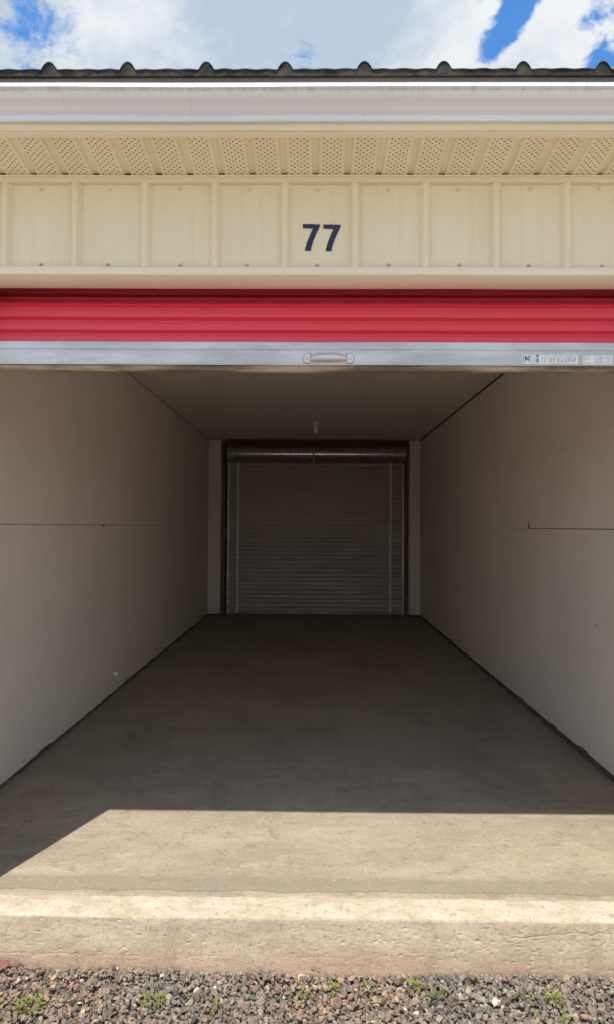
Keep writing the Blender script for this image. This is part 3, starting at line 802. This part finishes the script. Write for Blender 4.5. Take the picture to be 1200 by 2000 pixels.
for s in (-1, 1):
    a, b_ = sorted((s * 1.150, s * 1.1725))
    extrude('guide_track', [(CY - .030, 0.004), (CY - .026, 0.004), (CY - .026, 0.004)], 0, 1, M['steel'], D) if False else None
    box('guide_track', *sorted((s * 1.127, s * 1.1495)), CY - .034, CY - .030, 0.004, 2.03, M['steel'], D)
    box('guide_track', *sorted((s * 1.127, s * 1.1495)), CY + .036, CY + .040, 0.004, 2.20, M['steel'], D)

# the neighbouring doors, closed, either side of the frame
for c in (-UNIT, UNIT):
    d_ = link('roll_up_door', None, B)
    d_['label'] = 'closed red roll-up door of the neighbouring unit'
    curtain('curtain', c - 1.145, c + 1.145, CY, 0.075, 2.08, [M['red'], M['doorback']], d_, nx=12, seed=70 + int(c))
    box('bottom_bar', c - 1.14, c + 1.14, CY - .014, CY + .02, 0.012, 0.076, M['steel'], d_, 0.002)

# ------------------------------------------------------------------ inside of the unit
XL, XR, CZ, YB = -1.437, 1.440, 2.397, 9.0
def wall_board(side, y0, y1, z0, z1, ragged=False, seed=0):
    """a painted board with real thickness; its lower edge may be chipped"""
    xin = XL if side < 0 else XR; xout = xin + side * 0.010
    ny = max(2, int((y1 - y0) / 0.04)); V = []; Fc = []
    na, nb, nc = noise1(seed + 100, 0.06), noise1(seed + 101, 0.35), noise1(200 + side, 0.9)
    for i in range(ny + 1):
        y = y0 + (y1 - y0) * i / ny
        zl = z0 + (0.0022 * na(y) + 0.003 * nb(y) + (0.008 if nb(y * 1.7 + 3) > 0.6 else 0) if ragged else 0)
        bow = 0.0035 * nc(y)
        V += [(xin + bow, y, zl), (xin + bow, y, z1), (xout + bow, y, z1), (xout + bow, y, zl)]
    for i in range(ny):
        a = i * 4
        for j in range(4): Fc.append((a + j, a + (j + 1) % 4, a + 4 + (j + 1) % 4, a + 4 + j))
    Fc += [(3, 2, 1, 0), tuple(ny * 4 + j for j in range(4))]
    me_ = bpy.data.meshes.new('wall_board'); me_.from_pydata(V, [], Fc); recalc(me_); finish(me_, M['inwall'], False)
    return me_
for side, nm in ((-1, 'left'), (1, 'right')):
    xin = XL if side < 0 else XR
    W_ = link('interior_wall', None, B)
    W_['label'] = 'cream boarded partition on the %s side of the unit' % nm
    zseam = 1.222 if side < 0 else 1.214
    joints = [WY + 0.145, 4.53 if side < 0 else 4.47, 6.95, YB + 0.3]
    gap0 = 0.024 if side < 0 else 0.036
    for i in range(3):
        hg = (0.0014, 0.0009, 0.0007)[i] if side < 0 else (0.0022, 0.0006, 0.0006)[i]
        vg = 0.0003
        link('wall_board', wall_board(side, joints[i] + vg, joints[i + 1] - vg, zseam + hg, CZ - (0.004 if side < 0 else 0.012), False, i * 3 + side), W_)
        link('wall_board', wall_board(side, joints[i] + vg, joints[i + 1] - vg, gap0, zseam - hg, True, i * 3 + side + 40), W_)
    x0_, x1_ = sorted((xin + side * 0.014, xin + side * 0.06))
    box('partition_core', x0_, x1_, WY + 0.145, YB + 0.35, 0.0, CZ + 0.02, M['dark'], W_)
    x0_, x1_ = sorted((xin + side * 0.0035, xin + side * 0.0138))
    box('sill_plate', x0_, x1_, WY + 0.145, YB + 0.3, 0.001, 0.09, M['sill'], W_)
    # chipped notch in the seam
    yj = joints[1]
    x0_, x1_ = sorted((xin - side * 0.0022, xin + side * 0.002))
    if side > 0:
        o = pymesh('wall_chip', [(x0_, yj - .022, zseam - .001), (x0_, yj + .012, zseam - .001), (x0_, yj + .020, zseam + .045), (x0_, yj + .004, zseam + .045), (x1_, yj - .022, zseam - .001), (x1_, yj + .012, zseam - .001), (x1_, yj + .020, zseam + .045), (x1_, yj + .004, zseam + .045)],
                   [(0, 1, 2, 3), (7, 6, 5, 4), (0, 4, 5, 1), (1, 5, 6, 2), (2, 6, 7, 3), (3, 7, 4, 0)], M['sill'], False)
        link('wall_chip', o, W_)
    else:
        link('wall_chip', pymesh('wall_chip', [(x1_, yj - .02, zseam - .012), (x1_, yj + .02, zseam - .012), (x1_, yj + .01, zseam + .004), (x1_, yj - .02, zseam + .004), (x0_, yj - .02, zseam - .012), (x0_, yj + .02, zseam - .012), (x0_, yj + .01, zseam + .004), (x0_, yj - .02, zseam + .004)],
                   [(0, 1, 2, 3), (7, 6, 5, 4), (0, 4, 5, 1), (1, 5, 6, 2), (2, 6, 7, 3), (3, 7, 4, 0)], M['sill'], False), W_)
for side, wl in ((-1, [o_ for o_ in B.children if o_.name.startswith('interior_wall')][0]), (1, [o_ for o_ in B.children if o_.name.startswith('interior_wall')][1])):
    r_ = random.Random(50 + side)
    for yy in [2.6 + 0.41 * q for q in range(16)]:
        for zz_ in (0.28, 0.72, 1.185, 1.252, 1.72, 2.14):
            if r_.random() < 0.55: continue
            bm = bmesh.new(); bmesh.ops.create_cone(bm, cap_ends=True, segments=8, radius1=0.0042, radius2=0.0035, depth=0.003, matrix=Matrix.Rotation(math.pi / 2, 4, 'Y'))
            me_ = bpy.data.meshes.new('screw'); bm.to_mesh(me_); bm.free()
            o = link('screw', finish(me_, M['sill'] if r_.random() < 0.6 else M['screw'], False), wl)
            o.location = ((XL if side < 0 else XR) - side * 0.0005, yy + r_.uniform(-.02, .02), zz_ + r_.uniform(-.006, .006))
# ceiling
CE = link('interior_ceiling', None, B)
cys = [WY + 0.10, 4.55, 6.98, YB + 0.34]
for a, b_ in zip(cys[:-1], cys[1:]):
    box('ceiling_board', XL + 0.0015, XR - 0.0075, a + .0008, b_ - .0008, CZ, CZ + 0.012, M['inwall'], CE)
box('ceiling_core', -XMAX, XMAX, WY + 0.096, 9.45, CZ + 0.020, CZ + 0.06, M['dark'], CE)
# inner face of the front wall
FW = link('interior_wall', None, B); FW['label'] = 'inner face of the front wall beside the door'
box('wall_board', XL, -DW - 0.035, WY + 0.1405, WY + 0.146, 0.02, 2.39, M['inwall'], FW)
box('wall_board', DW + 0.035, XR, WY + 0.1405, WY + 0.146, 0.02, 2.39, M['inwall'], FW)
# closed ends and back of the building
box('rear_wall', -XMAX, XMAX, 9.42, 9.50, -0.1, 3.3, M['siding'], B)
for s in (-1, 1):
    box('end_wall', *sorted((s * XMAX, s * (XMAX + 0.05))), WY, 9.5, 0.002, 2.4, M['siding'], B)

# far end: boarded return walls, timber jambs and the rear door
FE = link('interior_wall', None, B); FE['label'] = 'far end wall of the unit round the rear door'
OL, OR_ = -1.268, 1.292
box('pilaster', XL + 0.0045, OL, YB, YB + 0.13, 0.036, CZ - 0.008, M['inwall'], FE, 0.002)
box('pilaster', OR_, XR - 0.0045, YB, YB + 0.13, 1.2165, CZ - 0.008, M['inwall'], FE, 0.002)
box('pilaster', OR_, XR - 0.0045, YB, YB + 0.13, 0.036, 1.2135, M['inwall'], FE, 0.002)
box('timber_jamb', OL - 0.01, OL + 0.045, YB + 0.134, YB + 0.30, 0.003, CZ - 0.002, M['wood'], FE)
box('timber_jamb', OR_ - 0.038, OR_ + 0.01, YB + 0.134, YB + 0.30, 0.003, CZ - 0.002, M['wood'], FE)
box('rear_header', OL + 0.046, OR_ - 0.039, YB + 0.26, YB + 0.30, 2.10, CZ - 0.002, M['dark'], FE)
box('pilaster_base', XL + 0.010, OL - 0.003, YB + 0.012, YB + 0.12, 0.001, 0.034, M['sill'], FE)
box('pilaster_base', OR_ + 0.003, XR - 0.010, YB + 0.012, YB + 0.12, 0.001, 0.034, M['sill'], FE)
RD = link('roll_up_door', None, B); RD['label'] = 'closed rear roll-up door seen from inside, with the coil above'
RY = YB + 0.225; xc = 0.024
f_ = curtain_profile(2.20, 0.055, RY, 0.060, -0.020, (0.006, 0.030, 0.034, 0.042, 0.045, 0.053, 0.057))
b_ = [(yy + 0.0015, zz) for yy, zz in reversed(f_)]
extrude('curtain', f_ + b_, xc - 1.20, xc + 1.20, M['doorback'], RD, 30, wobble(80, 0.0012, 0.4), angle=50)
box('bottom_bar', xc - 1.195, xc + 1.195, RY - .020, RY + .006, 0.008, 0.058, M['darksteel'], RD, 0.003)
roll(RD, 0.030, RY - 0.145, 2.213, M['rollred'], rib_d=0.0012)
for xk in range(-9, 10):
    if xk % 1 == 0:
        xx = 0.03 + xk * 0.1195
        cyl_x('roll_crease', xx - 0.0016, xx + 0.0016, RY - 0.145, 2.213, 0.1292, M['dark'], RD, 48)
box('coil_top_strip', 0.03 - 1.215, 0.03 + 1.215, RY - 0.262, RY - 0.255, 2.296, CZ - 0.012, M['maroon'], RD)  # added strip, its colour gives the darker upper side of the coil
box('support_strap', -0.022, 0.003, RY - 0.285, RY - 0.276, 2.06, 2.27, M['darksteel'], RD, 0.002)
box('stop_angle', xc - 1.19, xc + 1.19, RY - .035, RY - .012, 2.066, 2.074, M['steel'], RD)
for px in (465, 761.5):
    xs_ = (px - 613) / F * (RY + .02)
    box('pull_strap', xs_ - .016, xs_ + .016, RY - .036, RY - .0325, 0.03, 2.12, M['web'], RD)
for x0_, x1_ in ((xc - 1.222, xc - 1.190), (xc + 1.190, xc + 1.222)):
    box('guide_track', x0_, x1_, RY - .030, RY - .026, 0.004, 2.10, M['steel'], RD)
    box('guide_track', x0_, x1_, RY + .030, RY + .034, 0.004, 2.10, M['darksteel'], RD)
for x0_ in (xc - 1.11, xc + 1.16):
    box('door_pin', x0_ - .012, x0_ + .012, RY - .045, RY - .020, 0.018, 0.042, M['steel'], RD, 0.003)

# ceiling lamp holder, unlit
ly = (CZ - EYE) / ratio(824.5); lx = 0.002 * ly
CL = tagged(empty('ceiling_light', (lx, ly, CZ)), 'small white ceiling lamp holder hanging near the rear door, unlit', 'light fitting')
def lathe(name, prof_, mat_, parent, seg=20):
    V = []; Fc = []
    for (r, z_) in prof_:
        for i in range(seg):
            a = 2 * math.pi * i / seg; V.append((r * math.cos(a), r * math.sin(a), z_))
    for j in range(len(prof_) - 1):
        for i in range(seg):
            a = j * seg + i; b2 = j * seg + (i + 1) % seg; Fc.append((a, b2, b2 + seg, a + seg))
    Fc += [tuple(range(seg)), tuple((len(prof_) - 1) * seg + i for i in reversed(range(seg)))]
    me_ = bpy.data.meshes.new(name); me_.from_pydata(V, [], Fc); recalc(me_); finish(me_, mat_, True, 40)
    o = bpy.data.objects.new(name, me_); C.objects.link(o); o.parent = parent
    return o
lathe('lamp_base', [(0.052, -0.001), (0.052, -0.010), (0.045, -0.017), (0.024, -0.024), (0.020, -0.030)], M['white'], CL)
lathe('lamp_bulb', [(0.019, -0.0305), (0.0195, -0.075), (0.021, -0.095), (0.023, -0.112), (0.018, -0.124), (0.006, -0.129)], M['white'], CL)

# small white block on the left wall
ty = 613 / F * 0 + 1.437 * F / (613 - 225) * 1.0
tz = EYE + ratio(1317) * ty
o = box('wall_block', XL + 0.004, XL + 0.036, ty - 0.030, ty + 0.010, tz - 0.015, tz + 0.014, M['white'], None, 0.002)
tagged(o, 'small white plastic block fixed low on the left inside wall', 'wall fitting')


# ------------------------------------------------------------------ crushed stone apron
def ground_h(x, y):
    return (-0.1590 + 0.005 * vnoise(x, y, 0.25, 21) + 0.0030 * vnoise(x, y, 0.07, 22)
            + 0.012 * np.clip((-x - 0.45) / 0.5, 0, 1) * np.clip((y - 1.75) / 0.3, 0, 1) + 0.004 * np.clip((y - 1.95) / 0.1, 0, 1) + 0.007 * vnoise(x, y * 0, 0.16, 23) * np.clip((y - 1.97) / 0.08, 0, 1))
rs = np.random.RandomState(11)
templates = []
for k in range(14):
    bm = bmesh.new(); n_ = 11
    for i in range(n_):
        v = rs.normal(size=3); v /= np.linalg.norm(v); v *= rs.uniform(0.75, 1.1); bm.verts.new(v)
    bmesh.ops.convex_hull(bm, input=bm.verts[:])
    bmesh.ops.delete(bm, geom=[v for v in bm.verts if not v.link_faces], context='VERTS')
    bmesh.ops.triangulate(bm, faces=bm.faces[:]); bmesh.ops.recalc_face_normals(bm, faces=bm.faces[:])
    bm.verts.ensure_lookup_table(); bm.verts.index_update()
    templates.append((np.array([v.co[:] for v in bm.verts]), np.array([[v.index for v in f.verts] for f in bm.faces])))
    bm.free()
PAL = np.array([(0.150, 0.135, 0.125), (0.175, 0.140, 0.130), (0.125, 0.118, 0.118), (0.215, 0.175, 0.150), (0.255, 0.215, 0.175), (0.090, 0.083, 0.078),
                (0.145, 0.148, 0.130), (0.175, 0.130, 0.110), (0.50, 0.44, 0.37), (0.27, 0.10, 0.065), (0.165, 0.135, 0.145)])
PW = np.array([0.20, 0.19, 0.12, 0.14, 0.10, 0.07, 0.07, 0.05, 0.012, 0.003, 0.03]); PW /= PW.sum()
def stones(n, xr, yr, smin, smax, lift, seed, bigfrac=0.06):
    r = np.random.RandomState(seed)
    X = r.uniform(*xr, n); Yv = r.uniform(*yr, n)
    S = smin + (smax - smin) * r.beta(1.6, 3.2, n); S = np.where(r.rand(n) < bigfrac, S * 1.45, S)
    ax = np.stack([S * r.uniform(0.85, 1.35, n), S * r.uniform(0.65, 1.0, n), S * r.uniform(0.38, 0.75, n)], 1) * 0.5
    Yv = np.minimum(Yv, 2.078 - 0.35 * S)
    Z = ground_h(X, Yv) + r.uniform(-1, 1, n) * lift
    tilt = r.normal(0, 0.42, (n, 2)); az = r.uniform(0, 2 * math.pi, n)
    ca, sa_ = np.cos(az), np.sin(az); cx, sx = np.cos(tilt[:, 0]), np.sin(tilt[:, 0]); cy, sy = np.cos(tilt[:, 1]), np.sin(tilt[:, 1])
    z0 = np.zeros(n); o1 = np.ones(n)
    Rz = np.stack([ca, -sa_, z0, sa_, ca, z0, z0, z0, o1], 1).reshape(n, 3, 3)
    Rx = np.stack([o1, z0, z0, z0, cx, -sx, z0, sx, cx], 1).reshape(n, 3, 3)
    Ry = np.stack([cy, z0, sy, z0, o1, z0, -sy, z0, cy], 1).reshape(n, 3, 3)
    Rm = Rx @ Ry @ Rz
    col = PAL[r.choice(len(PAL), n, p=PW)] * np.array([[1.60, 1.50, 1.30]]) * r.uniform(0.72, 1.3, (n, 1)) * r.uniform(0.95, 1.05, (n, 3))
    # patches of browner and greyer stone
    pt = vnoise(X, Yv, 0.22, 33)[:, None]; col = col * (1 + 0.16 * pt * np.array([[1.2, 0.2, -0.2]])) * (1 + 0.08 * vnoise(X, Yv, 0.5, 34)[:, None])
    Vs = []; Fs = []; Cs = []; off = 0; tid = r.randint(0, len(templates), n)
    for t, (tv, tf) in enumerate(templates):
        sel = np.where(tid == t)[0]
        if not len(sel): continue
        v = tv[None] * ax[sel][:, None, :]
        v = np.einsum('nij,nkj->nki', Rm[sel], v) + np.stack([X[sel], Yv[sel], Z[sel]], 1)[:, None, :]
        f = tf[None] + (np.arange(len(sel)) * len(tv))[:, None, None] + off
        Vs.append(v.reshape(-1, 3)); Fs.append(f.reshape(-1, 3)); Cs.append(np.repeat(col[sel], len(tv), 0)); off += len(sel) * len(tv)
    return np.concatenate(Vs), np.concatenate(Fs), np.concatenate(Cs)
parts_ = [stones(17000, (-1.7, 1.7), (1.45, 2.10), 0.010, 0.033, 0.006, 1),
          stones(12000, (-1.7, 1.7), (1.45, 2.10), 0.005, 0.012, 0.008, 2),
          stones(9000, (-4.5, -1.7), (1.2, 2.10), 0.014, 0.036, 0.006, 3),
          stones(9000, (1.7, 4.5), (1.2, 2.10), 0.014, 0.036, 0.006, 4),
          stones(9000, (-1.7, 1.7), (0.6, 1.45), 0.014, 0.036, 0.006, 5)]
Vs = []; Fs = []; Cs = []; off = 0
for v, f, c in parts_: Vs.append(v); Fs.append(f + off); Cs.append(c); off += len(v)
Vs = np.concatenate(Vs); Fs = np.concatenate(Fs); Cs = np.concatenate(Cs)
me = npmesh('gravel', Vs, Fs, M['stone'], False)
if len(me.vertices) == len(Cs):
    ca_ = me.color_attributes.new('stone_color', 'FLOAT_COLOR', 'POINT')
    ca_.data.foreach_set('color', np.concatenate([Cs, np.ones((len(Cs), 1))], 1).astype(np.float32).ravel())
tagged(link('gravel', me), kind='stuff')

# ------------------------------------------------------------------ weeds in the gravel
def leaf_mesh(nm, L, Wd, curl, mat_, n_=6, fold=0.25, point=0.5):
    V = []; Fc = []
    for i in range(n_ + 1):
        t = i / n_; wd = Wd * (math.sin(math.pi * min(1, t * (1 - point * 0.0) + 0.06) ** 0.85) if i < n_ else 0.02)
        wd = max(wd, Wd * 0.05)
        y = L * t * (1 - 0.25 * curl * t); z_ = L * (0.55 * t - curl * t * t)
        V += [(-wd / 2, y, z_ + wd * fold), (0, y, z_), (wd / 2, y, z_ + wd * fold)]
    for i in range(n_):
        a = i * 3; Fc += [(a, a + 1, a + 4, a + 3), (a + 1, a + 2, a + 5, a + 4)]
    return pymesh(nm, V, Fc, mat_, True, 80)
LEAF = {
    'broad': leaf_mesh('leaf', 0.055, 0.020, 0.45, M['leaf']),
    'broaddark': leaf_mesh('leaf', 0.055, 0.020, 0.45, M['leafdark']),
    'thin': leaf_mesh('leaf', 0.030, 0.0065, 0.35, M['leaf']),
    'thindark': leaf_mesh('leaf', 0.030, 0.0065, 0.35, M['leafdark']),
    'small': leaf_mesh('leaf', 0.017, 0.0075, 0.5, M['leaf']),
    'smalldark': leaf_mesh('leaf', 0.017, 0.0075, 0.5, M['leafdark']),
}
def spot(px, py, z_=-0.148):
    y = (z_ - EYE) / ratio(py + (px - 613) * -ROLL + 0)
    y = y / (1 + 0.0105 * (px - 600) / F)
    x = (px - 613) / F * (y * math.cos(PITCH) + (z_ - EYE) * math.sin(PITCH))
    return x, y
def weed(name, px, py, label, spec, seed):
    """spec: (kind, count, spread, scale)"""
    x, y = spot(px, py); r = random.Random(seed)
    o = empty(name, (x, y, -0.150)); tagged(o, label, 'weed', 'weeds growing in the gravel')
    for kind, cnt, spread, sc_ in spec:
        for i in range(cnt):
            a = 2 * math.pi * (i + r.uniform(-.3, .3)) / cnt; rr_ = spread * math.sqrt(r.random())
            l = bpy.data.objects.new('leaf', LEAF[kind]); C.objects.link(l); l.parent = o
            l.location = (rr_ * math.cos(a), rr_ * math.sin(a) * 0.8, 0.004 + r.uniform(0, 0.010))
            s = sc_ * r.uniform(0.5, 0.95); l.scale = (s, s, s * 0.9)
            l.rotation_euler = (r.uniform(-0.35, 0.5), r.uniform(-.3, .3), a - math.pi / 2 + r.uniform(-.6, .6))
    return o
weed('grassy_weed', 62, 1975, 'largest bright green leafy weed, in the bottom left corner of the gravel', [('thin', 14, 0.030, 0.8), ('small', 80, 0.040, 0.95)], 1)
weed('grassy_weed', 305, 1962, 'bright green spiky weed beside flat grey stones left of centre', [('thin', 16, 0.026, 0.9), ('small', 40, 0.026, 1.0)], 2)
weed('grass_sprig', 428, 1972, 'single thin sprig leaning over the gravel between two clumps', [('thin', 4, 0.010, 1.2), ('smalldark', 5, 0.014, 1)], 3)
weed('grassy_weed', 599, 1945, 'smallest round bright clump in the middle of the gravel', [('small', 16, 0.013, 1.0), ('thin', 5, 0.006, 0.7)], 4)
weed('leafy_weed', 655, 1934, 'three-leaved light green sprout just right of the small round clump', [('broad', 4, 0.004, 0.62), ('thin', 3, 0.006, 1)], 5)
weed('leafy_weed', 722, 1929, 'flat two-leaved sprout lying between the sprout and the broad-leaved weed', [('broad', 3, 0.006, 0.62), ('broaddark', 1, 0.004, 0.6)], 6)
weed('broadleaf_weed', 822, 1925, 'broad-leaved bright green weed close to the concrete step', [('broad', 4, 0.006, 0.95), ('thin', 3, 0.006, 1)], 7)
weed('broadleaf_weed', 852, 1948, 'dull dark green broad-leaved weed in front of the bright one', [('broaddark', 5, 0.008, 0.95)], 8)
weed('grassy_weed', 1030, 1945, 'faint grey-green weed spread thinly among the stones on the right', [('smalldark', 26, 0.040, 1.0), ('thindark', 6, 0.03, 0.8)], 9)
weed('grassy_weed', 1085, 1948, 'upright narrow green weed standing on the right', [('thin', 14, 0.018, 1.0), ('small', 22, 0.022, 1.0)], 10)
weed('grassy_weed', 1110, 1992, 'low green weed cut by the bottom edge on the right', [('small', 18, 0.028, 1.0), ('thin', 5, 0.02, 0.9)], 11)
weed('grass_sprig', 620, 1897, 'tiny dry green tuft against the foot of the concrete step', [('thindark', 4, 0.004, 0.8)], 12)
weed('grass_sprig', 912, 1975, 'thin dull sprigs between stones right of the twig', [('thindark', 5, 0.02, 0.7), ('smalldark', 5, 0.02, 0.8)], 13)

# dead twig and bits of broken brick
x, y = spot(905, 1957)
bm = bmesh.new(); pts = [(-0.033, -0.006, 0.010), (-0.012, -0.001, 0.014), (0.010, 0.001, 0.013), (0.034, 0.006, 0.016)]
for i, p in enumerate(pts):
    rr_ = 0.0022 - 0.0003 * i
    for k in range(6):
        a = k * math.pi / 3; bm.verts.new((p[0], p[1] + rr_ * math.cos(a), p[2] + rr_ * math.sin(a)))
bm.verts.ensure_lookup_table()
for i in range(3):
    for k in range(6):
        a = i * 6 + k; b2 = i * 6 + (k + 1) % 6; bm.faces.new([bm.verts[j] for j in (a, b2, b2 + 6, a + 6)])
bm.faces.new([bm.verts[j] for j in range(6)]); bm.faces.new([bm.verts[j] for j in range(18, 24)])
bmesh.ops.recalc_face_normals(bm, faces=bm.faces[:])
me = bpy.data.meshes.new('twig'); bm.to_mesh(me); bm.free(); finish(me, M['twig'], False)
o = bpy.data.objects.new('twig', me); C.objects.link(o); o.location = (x, y, -0.150)
tagged(o, 'thin dark dead twig lying on the gravel right of the broad-leaved weeds', 'twig')
def brick_bit(px, py, sx, sy, sz_, label, rotz):
    x, y = spot(px, py, -0.135)
    bm = bmesh.new(); bmesh.ops.create_cube(bm, size=1); bmesh.ops.subdivide_edges(bm, edges=bm.edges[:], cuts=2, use_grid_fill=True)
    r = random.Random(px)
    for v in bm.verts: v.co = Vector((v.co.x * sx, v.co.y * sy, v.co.z * sz_)) + Vector([r.uniform(-1, 1) * 0.0022 for _ in range(3)])
    me_ = bpy.data.meshes.new('brick_fragment'); bm.to_mesh(me_); bm.free(); finish(me_, M['brick'], False)
    o = bpy.data.objects.new('brick_fragment', me_); C.objects.link(o); o.location = (x, min(y, 2.078 - sy / 2), -0.138); o.rotation_euler = (0.3, 0.2, rotz)
    tagged(o, label, 'brick fragment')
brick_bit(8, 1884, 0.045, 0.026, 0.028, 'reddish broken brick piece against the step at the left edge', 0.2)
brick_bit(41, 1888, 0.016, 0.010, 0.009, 'tiny bright red brick chip right of the larger broken piece', 0.7)
